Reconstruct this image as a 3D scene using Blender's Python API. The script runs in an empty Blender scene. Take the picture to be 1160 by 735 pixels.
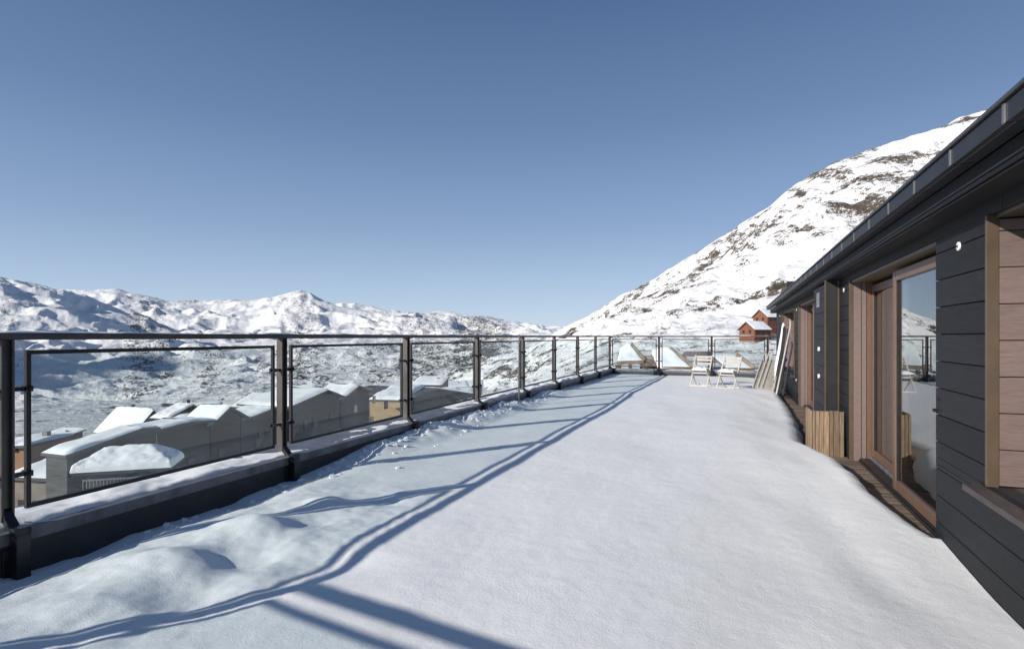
import bpy, bmesh, math, random
import numpy as np
from mathutils import Vector, Matrix
random.seed(7)
R = math.radians
sc = bpy.context.scene
COL = sc.collection
CZ = 1.6                                  # eye height above the deck
F = 644.4; VX = 830.0; HY = 381.0
TH = math.atan((VX-580)/F); CT, ST = math.cos(TH), math.sin(TH)

# ------------------------------------------------------------- camera
cam = bpy.data.cameras.new('camera'); co = bpy.data.objects.new('camera', cam); COL.objects.link(co)
cam.sensor_width = 36; cam.lens = F/1160*36; cam.shift_y = 13.5/1160
cam.clip_start = 0.05; cam.clip_end = 40000
co.location = (0, 0, CZ); co.rotation_euler = (R(90), 0, TH)
sc.camera = co

def wpt(px, py, Z):
    """world point seen at photo pixel px,py at depth Z (used to survey real places)"""
    X = (px-580)/F*Z
    return Vector((X*CT - Z*ST, X*ST + Z*CT, CZ - (py-HY)/F*Z))

# ------------------------------------------------------------- materials
def newmat(name):
    m = bpy.data.materials.new(name); m.use_nodes = True
    nt = m.node_tree; nt.nodes.clear()
    out = nt.nodes.new('ShaderNodeOutputMaterial')
    return m, nt, out
def nd(nt, typ, **kw):
    n = nt.nodes.new(typ)
    for k, v in kw.items():
        if k.startswith('i_'): n.inputs[k[2:].replace('_', ' ')].default_value = v
        else: setattr(n, k, v)
    return n
def ramp(nt, fac, stops):
    r = nd(nt, 'ShaderNodeValToRGB'); e = r.color_ramp.elements
    while len(e) > 1: e.remove(e[0])
    e[0].position = stops[0][0]; e[0].color = (*stops[0][1], 1)
    for p, c in stops[1:]:
        x = e.new(p); x.color = (*c, 1)
    nt.links.new(fac, r.inputs[0]); return r.outputs[0]
def noise(nt, scale, detail=4, vec=None, rough=.55, mapscale=None):
    n = nd(nt, 'ShaderNodeTexNoise'); n.inputs['Scale'].default_value = scale
    n.inputs['Detail'].default_value = detail; n.inputs['Roughness'].default_value = rough
    if vec is None:
        g = nd(nt, 'ShaderNodeNewGeometry'); vec = g.outputs['Position']
    if mapscale:
        mp = nd(nt, 'ShaderNodeVectorMath', operation='MULTIPLY'); mp.inputs[1].default_value = mapscale
        nt.links.new(vec, mp.inputs[0]); vec = mp.outputs[0]
    nt.links.new(vec, n.inputs['Vector']); return n.outputs['Fac']
def bump(nt, h, strength, dist, prev=None):
    b = nd(nt, 'ShaderNodeBump'); b.inputs['Strength'].default_value = strength; b.inputs['Distance'].default_value = dist
    nt.links.new(h, b.inputs['Height'])
    if prev is not None: nt.links.new(prev, b.inputs['Normal'])
    return b.outputs['Normal']
def princ(nt, out, **kw):
    p = nd(nt, 'ShaderNodeBsdfPrincipled')
    for k, v in kw.items(): p.inputs[k].default_value = v
    nt.links.new(p.outputs[0], out.inputs[0]); return p

def mat_plain(name, col, rough=.6, metal=0., var=.25, scale=6., bmp=.15, bd=.004, grain=None, island=False, spec=.5):
    m, nt, out = newmat(name)
    p = princ(nt, out, Roughness=rough, Metallic=metal)
    p.inputs['Specular IOR Level'].default_value = spec
    f = noise(nt, scale, 6, mapscale=grain)
    a = [c*(1-var) for c in col]; b = [min(1, c*(1+var)) for c in col]
    c = ramp(nt, f, [(.3, a), (.7, b)])
    if island:
        g = nd(nt, 'ShaderNodeNewGeometry')
        mr = nd(nt, 'ShaderNodeMapRange'); mr.inputs['To Min'].default_value = 1-island; mr.inputs['To Max'].default_value = 1+island
        oi = nd(nt, 'ShaderNodeObjectInfo'); sm_ = nd(nt, 'ShaderNodeMath', operation='ADD'); fr_ = nd(nt, 'ShaderNodeMath', operation='FRACT')
        nt.links.new(g.outputs['Random Per Island'], sm_.inputs[0]); nt.links.new(oi.outputs['Random'], sm_.inputs[1])
        nt.links.new(sm_.outputs[0], fr_.inputs[0]); nt.links.new(fr_.outputs[0], mr.inputs[0])
        mx = nd(nt, 'ShaderNodeVectorMath', operation='SCALE'); nt.links.new(c, mx.inputs[0]); nt.links.new(mr.outputs[0], mx.inputs['Scale'])
        c = mx.outputs[0]
    nt.links.new(c, p.inputs['Base Color'])
    if bmp:
        nt.links.new(bump(nt, noise(nt, scale*4, 5, mapscale=grain), bmp, bd), p.inputs['Normal'])
    return m

def mat_snow(name, grain=True, col=(.885, .893, .885)):
    m, nt, out = newmat(name)
    p = princ(nt, out, Roughness=.55)
    p.inputs['Specular IOR Level'].default_value = .25
    f = noise(nt, 1.3, 5)
    nt.links.new(ramp(nt, f, [(.3, [c*.97 for c in col]), (.7, col)]), p.inputs['Base Color'])
    n1 = bump(nt, noise(nt, 9, 4, rough=.6), .25, .014)
    n2 = bump(nt, noise(nt, 70, 3, rough=.7), .38, .005, n1)
    if grain:
        n2 = bump(nt, noise(nt, 260, 2, rough=.8), .6, .003, n2)
    nt.links.new(n2, p.inputs['Normal'])
    return m

def mat_terrain(name, rock_a, rock_b, fine, bmpd, fw=1.5):
    """snow with bare rock where the mesh's own rock mask says so"""
    m, nt, out = newmat(name)
    p = princ(nt, out, Roughness=.8); p.inputs['Specular IOR Level'].default_value = .15
    at = nd(nt, 'ShaderNodeAttribute', attribute_name='rock')
    n1 = noise(nt, fine, 8, rough=.72)
    n3 = noise(nt, fine*6, 6, rough=.7)
    a1 = nd(nt, 'ShaderNodeMath', operation='SUBTRACT'); a1.inputs[1].default_value = .5; nt.links.new(n1, a1.inputs[0])
    a2 = nd(nt, 'ShaderNodeMath', operation='MULTIPLY_ADD'); a2.inputs[1].default_value = 2.4
    nt.links.new(a1.outputs[0], a2.inputs[0]); nt.links.new(at.outputs['Fac'], a2.inputs[2])
    b1 = nd(nt, 'ShaderNodeMath', operation='SUBTRACT'); b1.inputs[1].default_value = .5; nt.links.new(n3, b1.inputs[0])
    b2 = nd(nt, 'ShaderNodeMath', operation='MULTIPLY_ADD'); b2.inputs[1].default_value = fw
    nt.links.new(b1.outputs[0], b2.inputs[0]); nt.links.new(a2.outputs[0], b2.inputs[2])
    mr = nd(nt, 'ShaderNodeMapRange', interpolation_type='SMOOTHSTEP'); mr.inputs['From Min'].default_value = .47; mr.inputs['From Max'].default_value = .56
    nt.links.new(b2.outputs[0], mr.inputs[0])
    rc = ramp(nt, noise(nt, fine*2.3, 6), [(.3, rock_a), (.7, rock_b)])
    sn = ramp(nt, noise(nt, fine*.6, 4), [(.3, (.81, .815, .81)), (.7, (.87, .873, .865))])
    mx = nd(nt, 'ShaderNodeMix', data_type='RGBA'); nt.links.new(mr.outputs[0], mx.inputs[0])
    nt.links.new(sn, mx.inputs[6]); nt.links.new(rc, mx.inputs[7])
    nt.links.new(mx.outputs[2], p.inputs['Base Color'])
    nt.links.new(bump(nt, n3, .8, bmpd, bump(nt, n1, .7, bmpd*3)), p.inputs['Normal'])
    return m

def mat_glass(name, tint, f0, f1, film=0.):
    """thin clear pane: tinted see-through plus a mirror that strengthens towards grazing view"""
    m, nt, out = newmat(name)
    tr = nd(nt, 'ShaderNodeBsdfTransparent'); tr.inputs[0].default_value = (*tint, 1)
    gl = nd(nt, 'ShaderNodeBsdfGlossy'); gl.inputs['Roughness'].default_value = 0
    g = nd(nt, 'ShaderNodeNewGeometry')
    dt = nd(nt, 'ShaderNodeVectorMath', operation='DOT_PRODUCT'); nt.links.new(g.outputs['Incoming'], dt.inputs[0]); nt.links.new(g.outputs['Normal'], dt.inputs[1])
    ab = nd(nt, 'ShaderNodeMath', operation='ABSOLUTE'); nt.links.new(dt.outputs['Value'], ab.inputs[0])
    om = nd(nt, 'ShaderNodeMath', operation='SUBTRACT'); om.inputs[0].default_value = 1; nt.links.new(ab.outputs[0], om.inputs[1])
    pw = nd(nt, 'ShaderNodeMath', operation='POWER'); pw.inputs[1].default_value = 5; nt.links.new(om.outputs[0], pw.inputs[0])
    ma = nd(nt, 'ShaderNodeMath', operation='MULTIPLY_ADD'); ma.inputs[1].default_value = f1; ma.inputs[2].default_value = f0; nt.links.new(pw.outputs[0], ma.inputs[0])
    mx = nd(nt, 'ShaderNodeMixShader')
    nt.links.new(ma.outputs[0], mx.inputs[0]); nt.links.new(tr.outputs[0], mx.inputs[1]); nt.links.new(gl.outputs[0], mx.inputs[2])
    if film:                                             # dried water marks and a breath of frost
        df = nd(nt, 'ShaderNodeBsdfDiffuse'); df.inputs[0].default_value = (.8, .85, .85, 1)
        n_ = noise(nt, 3, 5, mapscale=(1, 1, .35))
        mr = nd(nt, 'ShaderNodeMapRange'); mr.inputs['From Min'].default_value = .35; mr.inputs['From Max'].default_value = .75; mr.inputs['To Min'].default_value = film*.3; mr.inputs['To Max'].default_value = film*2
        nt.links.new(n_, mr.inputs[0]); m2 = nd(nt, 'ShaderNodeMixShader')
        nt.links.new(mr.outputs[0], m2.inputs[0]); nt.links.new(mx.outputs[0], m2.inputs[1]); nt.links.new(df.outputs[0], m2.inputs[2]); mx = m2
    nt.links.new(mx.outputs[0], out.inputs[0])
    return m

M = dict(
 snow=mat_snow('fresh_snow'),
 roofsnow=mat_snow('roof_snow', False),
 clad=mat_plain('charcoal_cladding', (.014, .0147, .0168), .62, var=.35, scale=5, grain=(14, 1.2, 26), bmp=.35, bd=.003, island=.22, spec=.22),
 core=mat_plain('dark_core', (.014, .014, .015), .8),
 fascia=mat_plain('zinc_fascia', (.022, .024, .029), .5, metal=.3, var=.2, scale=4, island=.12),
 seam=mat_plain('zinc_seam', (.26, .26, .26), .35, metal=.7),
 metal=mat_plain('bronze_metal', (.095, .088, .083), .38, metal=.55, var=.2, scale=9),
 black=mat_plain('black_metal', (.017, .017, .018), .42, metal=.2, var=.3, scale=12),
 boot=mat_plain('black_bracket', (.02, .021, .023), .35, metal=.3, var=.3),
 parapet=mat_plain('dark_parapet', (.035, .037, .041), .6, var=.35, scale=3, bmp=.3),
 capmetal=mat_plain('parapet_cap', (.15, .16, .18), .5, metal=.3, var=.35, scale=7),
 mauve=mat_plain('mauve_timber', (.145, .103, .092), .6, var=.2, scale=5, grain=(3, 3, 30), bmp=.25, island=.10),
 brown=mat_plain('brown_timber', (.13, .074, .048), .55, var=.2, scale=5, grain=(16, 16, 1.2), bmp=.2, island=.15),
 sash=mat_plain('sash_timber', (.14, .082, .056), .45, var=.14, scale=6, grain=(10, 10, 1.5), bmp=.15),
 sill=mat_plain('weathered_sill', (.06, .05, .047), .6, var=.3, scale=6, grain=(12, 1.2, 12), bmp=.3),
 olive=mat_plain('bronze_trim', (.09, .064, .04), .45, metal=.15, var=.15),
 deck=mat_plain('weathered_deck', (.125, .09, .066), .75, var=.35, scale=6, grain=(1.5, 22, 22), bmp=.5, island=.3),
 crate=mat_plain('larch_plank', (.20, .138, .085), .7, var=.4, scale=4, grain=(14, 14, 1.3), bmp=.4, island=.45),
 white=mat_plain('white_enamel', (.74, .74, .72), .4, var=.05),
 pale=mat_plain('pale_wood', (.43, .405, .365), .6, var=.15, scale=7, island=.12),
 skiw=mat_plain('ski_white', (.66, .66, .65), .3, var=.08),
 skib=mat_plain('ski_black', (.02, .02, .022), .35, var=.2),
 curtain=mat_plain('curtain_cloth', (.30, .285, .25), .9, var=.1),
 room=mat_plain('room_plaster', (.16, .14, .12), .9, var=.1),
 pane=mat_glass('balustrade_glass', (.925, .962, .960), .045, .25, .035),
 win=mat_glass('window_glass', (.62, .67, .68), .30, .7),
 vwall=mat_plain('grey_boarding', (.052, .049, .047), .8, var=.42, scale=1.1, grain=(.6, .6, 6), bmp=.3, bd=.05),
 vbrown=mat_plain('brown_boarding', (.105, .06, .04), .8, var=.3, scale=1, grain=(1, 1, 7), bmp=.3, bd=.05),
 vred=mat_plain('red_log', (.19, .07, .035), .7, var=.3, scale=1, grain=(.5, .5, 6), bmp=.4, bd=.05),
 vtan=mat_plain('tan_boarding', (.33, .235, .13), .75, var=.2, scale=1.2, grain=(1, 1, 3), bmp=.2, bd=.04),
 vochre=mat_plain('ochre_board', (.20, .135, .075), .7, var=.3, scale=2, bmp=.3, bd=.02),
 vorange=mat_plain('orange_render', (.25, .14, .08), .8, var=.15, scale=1),
 vdrab=mat_plain('drab_render', (.17, .145, .115), .85, var=.2, scale=1),
 vstone=mat_plain('stone_base', (.24, .22, .19), .9, var=.4, scale=2, bmp=.5, bd=.1),
 vglass=mat_plain('dark_window', (.02, .022, .026), .35, var=.1),
 vlight=mat_plain('painted_lit_window', (.42, .37, .24), .4, var=.2),  # window light put into the pane colour as a warm pale tone
 slate=mat_plain('dark_roofing', (.05, .052, .058), .6, var=.2),
 twig=mat_plain('bare_twig', (.10, .075, .05), .8, var=.3),
 concrete=mat_plain('grey_concrete', (.26, .26, .26), .85, var=.2, scale=1),
)

# ------------------------------------------------------------- mesh helpers
def tag(o, label=None, cat=None, group=None, kind=None):
    if label: o['label'] = label
    if cat: o['category'] = cat
    if group: o['group'] = group
    if kind: o['kind'] = kind
    return o
def empty(name, loc, rz=0.):
    o = bpy.data.objects.new(name, None); COL.objects.link(o)
    o.location = loc; o.rotation_euler = (0, 0, rz); o.empty_display_size = .2
    return o
class MB:
    def __init__(s): s.v = []; s.f = []
    def add(s, vs, fs):
        n = len(s.v); s.v += [tuple(v) for v in vs]; s.f += [tuple(i+n for i in f) for f in fs]; return s
    def box(s, x0, x1, y0, y1, z0, z1):
        return s.add([(x0,y0,z0),(x1,y0,z0),(x1,y1,z0),(x0,y1,z0),(x0,y0,z1),(x1,y0,z1),(x1,y1,z1),(x0,y1,z1)],
            [(0,3,2,1),(4,5,6,7),(0,1,5,4),(1,2,6,5),(2,3,7,6),(3,0,4,7)])
    def bar(s, a, b, w, h, up=(0,0,1)):
        a = Vector(a); b = Vector(b); d = (b-a).normalized(); up = Vector(up)
        if abs(d.dot(up)) > .98: up = Vector((0, 1, 0))
        r = d.cross(up).normalized()*w/2; u = r.cross(d).normalized()*h/2
        vs = [a-r-u, a+r-u, a+r+u, a-r+u, b-r-u, b+r-u, b+r+u, b-r+u]
        return s.add(vs, [(0,1,2,3),(7,6,5,4),(0,4,5,1),(1,5,6,2),(2,6,7,3),(3,7,4,0)])
    def tube(s, pts, r, n=10):
        pts = [Vector(p) for p in pts]; rs = r if isinstance(r, (list, tuple)) else [r]*len(pts)
        vs = []; fs = []
        for i, p in enumerate(pts):
            d = (pts[min(i+1, len(pts)-1)]-pts[max(i-1, 0)]).normalized()
            up = Vector((0,0,1)) if abs(d.z) < .95 else Vector((1,0,0))
            a = d.cross(up).normalized(); b = a.cross(d)
            for k in range(n):
                t = 2*math.pi*k/n; vs.append(p+(a*math.cos(t)+b*math.sin(t))*rs[i])
        for i in range(len(pts)-1):
            for k in range(n):
                fs.append((i*n+k, i*n+(k+1)%n, (i+1)*n+(k+1)%n, (i+1)*n+k))
        fs.append(tuple(range(n))[::-1]); fs.append(tuple((len(pts)-1)*n+k for k in range(n)))
        return s.add(vs, fs)
    def prism(s, poly, a, b, axis='x'):
        """extrude a 2-D polygon (other two axes) from a to b"""
        n = len(poly)
        def P(u, v, w): return (w, u, v) if axis == 'x' else ((u, w, v) if axis == 'y' else (u, v, w))
        vs = [P(u, v, a) for u, v in poly]+[P(u, v, b) for u, v in poly]
        fs = [tuple(range(n))[::-1], tuple(range(n, 2*n))]+[(i, (i+1)%n, n+(i+1)%n, n+i) for i in range(n)]
        return s.add(vs, fs)
    def build(s, name, mat, parent=None, bevel=0., smooth=False, seg=1):
        me = bpy.data.meshes.new(name); me.from_pydata(s.v, [], s.f)
        bm = bmesh.new(); bm.from_mesh(me)
        bmesh.ops.recalc_face_normals(bm, faces=bm.faces)
        if bevel: bmesh.ops.bevel(bm, geom=[e for e in bm.edges], offset=bevel, segments=seg, affect='EDGES', clamp_overlap=True)
        bm.to_mesh(me); bm.free()
        if smooth: me.shade_smooth()
        me.materials.append(mat)
        o = bpy.data.objects.new(name, me); COL.objects.link(o)
        if parent: o.parent = parent
        return o
def build_each(mb, name, mat, parent=None, bevel=0.):
    """one object per separate piece of mb"""
    par = list(range(len(mb.v)))
    def find(i):
        while par[i] != i: par[i] = par[par[i]]; i = par[i]
        return i
    for f in mb.f:
        for i in f[1:]: par[find(i)] = find(f[0])
    groups = {}
    for f in mb.f: groups.setdefault(find(f[0]), []).append(f)
    out = []
    for fs in groups.values():
        ids = sorted({i for f in fs for i in f}); mp = {i: k for k, i in enumerate(ids)}
        m = MB(); m.add([mb.v[i] for i in ids], [tuple(mp[i] for i in f) for f in fs]); out.append(m.build(name, mat, parent, bevel=bevel))
    return out
def gridmesh(name, P, mat, parent=None, attrs=None, flip=False):
    """P: rows x cols x 3 array"""
    r, c, _ = P.shape
    me = bpy.data.meshes.new(name)
    idx = np.arange(r*c).reshape(r, c)
    q = np.stack([idx[:-1, :-1], idx[:-1, 1:], idx[1:, 1:], idx[1:, :-1]], -1).reshape(-1, 4)
    if flip: q = q[:, ::-1]
    me.vertices.add(r*c); me.vertices.foreach_set('co', P.reshape(-1).astype(np.float32))
    me.loops.add(q.size); me.loops.foreach_set('vertex_index', q.reshape(-1).astype(np.int32))
    me.polygons.add(len(q)); me.polygons.foreach_set('loop_start', (np.arange(len(q))*4).astype(np.int32))
    me.update(calc_edges=True); me.validate()
    for k, a in (attrs or {}).items():
        at = me.attributes.new(k, 'FLOAT', 'POINT'); at.data.foreach_set('value', a.reshape(-1).astype(np.float32))
    me.shade_smooth(); me.materials.append(mat)
    o = bpy.data.objects.new(name, me); COL.objects.link(o)
    if parent: o.parent = parent
    return o
def smooth01(x): x = np.clip(x, 0, 1); return x*x*(3-2*x)
# ------------------------------------------------------------- numpy gradient noise
_rng = np.random.RandomState(11); _perm = np.concatenate([_rng.permutation(512)]*2)
_ang = _rng.rand(512)*2*np.pi; _gx, _gy = np.cos(_ang), np.sin(_ang)
def pn(x, y, seed=0):
    x = x+seed*37.17; y = y+seed*11.73
    xi = np.floor(x).astype(int); yi = np.floor(y).astype(int); xf = x-xi; yf = y-yi
    u = xf**3*(xf*(xf*6-15)+10); v = yf**3*(yf*(yf*6-15)+10)
    def g(ix, iy, fx, fy):
        h = _perm[(_perm[ix & 511]+iy) & 511]
        return _gx[h]*fx+_gy[h]*fy
    a = g(xi, yi, xf, yf); b = g(xi+1, yi, xf-1, yf); c = g(xi, yi+1, xf, yf-1); d = g(xi+1, yi+1, xf-1, yf-1)
    return ((a+(b-a)*u)+((c+(d-c)*u)-(a+(b-a)*u))*v)*1.5
def fbm(x, y, o=4, seed=0):
    t = 0; a = 1; s = 0
    for k in range(o):
        t = t+a*pn(x*2**k, y*2**k, seed+k); s += a; a *= .5
    return t/s

# ------------------------------------------------------------- light
SUN = Vector((-1.95, -2.62, 1.34)).normalized()
el = math.asin(SUN.z); az = math.atan2(SUN.x, SUN.y)
sl = bpy.data.lights.new('sun', 'SUN'); sl.energy = 5.0; sl.angle = R(.5); sl.color = (1, .945, .88)
so = bpy.data.objects.new('sun', sl); COL.objects.link(so)
so.rotation_euler = (-SUN).to_track_quat('-Z', 'Y').to_euler(); so.location = SUN*50
w = bpy.data.worlds.new('World'); sc.world = w; w.use_nodes = True
nt = w.node_tree; nt.nodes.clear()
sky = nd(nt, 'ShaderNodeTexSky', sky_type='NISHITA'); sky.sun_disc = False
sky.sun_elevation = el; sky.sun_rotation = az; sky.altitude = 2000
sky.air_density = 1.0; sky.dust_density = .6; sky.ozone_density = 1.0
bg = nd(nt, 'ShaderNodeBackground'); bg.inputs[1].default_value = .114
# thin high-altitude air: the Nishita sky blended with a clearer blue by elevation
tc = nd(nt, 'ShaderNodeTexCoord'); sx = nd(nt, 'ShaderNodeSeparateXYZ'); nt.links.new(tc.outputs['Generated'], sx.inputs[0])
k_ = 8.8
def c_(r, g, b): return tuple(((v/255+.055)/1.055)**2.4*k_ for v in (r, g, b))
rp = ramp(nt, sx.outputs[2], [(0, c_(184, 202, 224)), (.06, c_(168, 189, 215)), (.18, c_(134, 158, 193)), (.34, c_(101, 127, 166)), (.52, c_(74, 100, 141)), (1, c_(54, 77, 113))])
mx = nd(nt, 'ShaderNodeMix', data_type='RGBA'); mx.inputs[0].default_value = .85
nt.links.new(sky.outputs[0], mx.inputs[6]); nt.links.new(rp, mx.inputs[7])
wo = nd(nt, 'ShaderNodeOutputWorld'); nt.links.new(mx.outputs[2], bg.inputs[0]); nt.links.new(bg.outputs[0], wo.inputs[0])
sc.view_settings.view_transform = 'Standard'; sc.view_settings.look = 'None'
sc.view_settings.exposure = .17; sc.view_settings.gamma = 1; sc.view_settings.use_curve_mapping = False
sc.cycles.transparent_max_bounces = 24; sc.cycles.max_bounces = 8
# ============================================================= THE TERRACE
W = 1.35                                   # plane of the house front
PY = [-.17+2.24*k for k in range(10)]      # railing posts along the valley side
XR = -4.05
# building under the terrace
b = MB().box(-4.45, W+.2, -2.6, 20.3, -14, -.12)
tag(b.build('terrace_slab', M['concrete']), kind='structure')
b = MB(); y = -1.0
while y < 20.0:
    b.box(.55, W+.095, y, y+.115, .035, .07); y += .135
tag(b.build('deck', M['deck'], bevel=.003), kind='structure')

# snow on the terrace: one deep, wind-packed sheet
def edge_x(Y):
    ys = [-2, 3.6, 4.6, 5.0, 5.5, 6.4, 7.3, 7.9, 8.25, 8.8, 9.6, 10.3, 12.1, 15, 20]
    xs = [1.6, 1.6, 1.52, 1.38, 1.25, 1.20, 1.14, 1.02, .90, .92, 1.0, 1.02, 1.06, 1.1, 1.15]
    return np.interp(Y, ys, xs)
def snow_z(X, Y):
    def G(cx, cy, sx, sy, a, rot=0.):
        c, s = math.cos(rot), math.sin(rot)
        u = (X-cx)*c+(Y-cy)*s; v = -(X-cx)*s+(Y-cy)*c
        return a*np.exp(-(u/sx)**2-(v/sy)**2)
    z = .28+.016*pn(X*.5, Y*.32, 3)+.010*pn(X*1.1, Y*.7, 5)+.0035*pn(X*3.1, Y*2.3, 6)
    near = smooth01((5.0-Y)/2.0)*smooth01((-1.95-X)/.9)
    z = z+near*(.035*pn(X*1.7, Y*1.3, 8)+.014*pn(X*4.2, Y*3.6, 9))
    rough = smooth01((5.0-Y)/1.5)*smooth01((-1.9-X)/.5)
    z = z+rough*(.0045*pn(X*11, Y*9, 61)+.0028*pn(X*23, Y*20, 62))+.0012*pn(X*13, Y*11, 63)
    # drifts and hollows by the railing
    z = z+G(-3.12, 3.0, .24, .18, .08, .5)+G(-3.12, 2.35, .26, .2, .07, .4)+G(-2.98, 3.65, .16, .12, .06, .5)+G(-3.0, 1.9, .25, .2, .05)
    z = z-G(-2.80, 3.25, .2, .15, .04, .7)-G(-2.78, 2.6, .2, .2, .055, .4)-G(-2.62, 3.9, .16, .15, .03)-G(-2.6, 2.1, .25, .2, .045)-G(-2.2, 2.7, .3, .2, .03)
    z = z-.075*smooth01((-3.35-X)/.5)*smooth01((5.4-Y)/1.2)
    # snow banked on the kerb further along
    bank = smooth01((-3.35-X)/.45)*(smooth01((Y-5.0)/1.0)*smooth01((16-Y)/6))
    z = z+bank*(.06+.075*np.clip(pn(Y*.8+0*X, Y*0+2.2, 4)+.45, 0, 1)+.03*pn(X*5, Y*4, 12))
    # wind lip in front of the near window
    u = (X-.62)+.16*(Y-3.6)
    z = z+.008*np.where(u < 0, np.exp(-(u/.45)**2), np.exp(-(u/.14)**2))*smooth01((5.0-Y)/1.4)
    z = z-.12*smooth01((X+.7)/2.2)*smooth01((6.5-Y)/3.0)
    z = z-.05*smooth01((X+.2)/1.4)*smooth01((Y-5.5)/3.0)
    z = z+.012*pn(X*2.2+Y*.5, Y*.8-X*.3, 21)*smooth01((X+.2)/.8)
    ex = edge_x(Y)+.03*pn(Y*1.7, Y*0+.5, 31)+.012*pn(Y*6, Y*0+.5, 32)
    d = np.clip((ex-X)/.22, -1, 1)
    k = np.where(d > 0, np.sqrt(np.clip(1-(1-d)**2, 0, 1)), d*1.2)
    zz = .03+(z-.03)*k
    return np.where(ex > 1.45, z, zz)
ys = np.concatenate([np.arange(-2.4, 6.6, .02), np.arange(6.6, 12, .035), np.arange(12, 20.0, .06)])
xs = np.linspace(-3.952, W-.004, 250)
X, Y = np.meshgrid(xs, ys)
Z = snow_z(X, Y)
tag(gridmesh('snow_cover', np.stack([X, Y, Z], -1), M['snow']), kind='structure')

# crumbs of snow fallen along the kerb
cr = MB(); rc = random.Random(5)
for i in range(420):
    y = rc.choice([rc.uniform(4.6, 9.5), rc.uniform(2.5, 12)]); x = -3.92+abs(rc.gauss(0, .22))
    if rc.random() < 0: x = rc.uniform(-3, 1.0); y = rc.uniform(9, 17)
    zz = float(snow_z(np.array([[x]]), np.array([[y]]))[0, 0]); r = rc.choice([.008, .012, .02, .03])*rc.uniform(.6, 1.2)
    p = [Vector((rc.gauss(0, 1), rc.gauss(0, 1), rc.gauss(0, 1))).normalized()*r*rc.uniform(.7, 1.1) for _ in range(9)]
    vs = [(x+r*math.cos(a)*rc.uniform(.7, 1.1), y+r*math.sin(a)*rc.uniform(.7, 1.1), zz-.2*r) for a in (0, 1.05, 2.1, 3.14, 4.2, 5.2)]
    vt = [(x+r*.7*math.cos(a), y+r*.7*math.sin(a), zz+r*rc.uniform(.4, .8)) for a in (.3, 1.6, 3.0, 4.5)]
    cr.add(vs+vt, [(6,7,8,9), (0,1,6), (1,2,7,6), (2,3,8,7), (3,4,8), (4,5,9,8), (5,0,6,9)])
tag(cr.build('snow_crumbs', M['snow']), kind='stuff')

# parapets
def parapet(name, label, pts, inward, ledge=None):
    """dark upstand following pts (two points); inward = unit normal towards the terrace"""
    a, bb = Vector(pts[0]), Vector(pts[1]); n = Vector(inward)
    d = (bb-a).normalized()
    root = empty(name, (a.x, a.y, 0)); tag(root, label, 'parapet')
    def q(s, t, z): p = a+d*s+n*t; return Vector((p.x-a.x, p.y-a.y, z))
    L = (bb-a).length
    prof = [(.1, -.12), (.1, .43), (-.42, .43), (-.42, -.12)]
    def ex(mb, prof):
        k = len(prof); vs = [q(0, t, z) for t, z in prof]+[q(L, t, z) for t, z in prof]
        mb.add(vs, [tuple(range(k)), tuple(range(2*k-1, k-1, -1))]+[(i, (i+1)%k, k+(i+1)%k, k+i) for i in range(k)])
        return mb
    ex(MB(), prof).build('wall', M['parapet'], root, bevel=.006)
    ex(MB(), [(.113, .38), (.113, .452), (-.43, .462), (-.43, .432), (.095, .432), (.095, .38)]).build('coping', M['capmetal'], root)
    # snow lying along the ledge
    n_s = int(L/.035); ss = np.linspace(.03, L-.03, n_s); ts = np.linspace(.09, -.40, 24)
    S, T = np.meshgrid(ss, ts, indexing='ij')
    hh = .022+.022*pn(S*.7, T*3, 41)+.02*pn(S*2.7, T*5, 42)+.006*pn(S*14, T*12, 43)
    lim = .055+.03*pn(S*1.1, S*0+3, 44)+.012*pn(S*7, S*0, 45)
    e = np.clip((lim-T)/.035, 0, 1)*np.clip((T+.40)/.04, 0, 1)
    if ledge is not None: hh = hh*ledge(S)
    z = .447+np.maximum(hh, -.02)*np.sqrt(e)-.02*(1-np.sqrt(e))
    P = np.stack([d.x*S+n.x*T, d.y*S+n.y*T, z], -1)
    gridmesh('snow', P, M['roofsnow'], root)
    return root
parapet('parapet', 'long dark kerb with snow on its ledge below the valley side railing', ((XR, -.6, 0), (XR, 20.35, 0)), (1, 0, 0),
        lambda S: np.interp(S, [0, 3, 4.6, 5.2, 8.6, 9.6, 30], [1, 1.25, 1.1, .25, .25, 1.5, 2.0]))
parapet('parapet', 'low dark kerb crossing the far end of the terrace behind the chairs', ((XR+.2, 20.05, 0), (W+.1, 20.05, 0)), (0, -1, 0),
        lambda S: .6+0*S)

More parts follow.
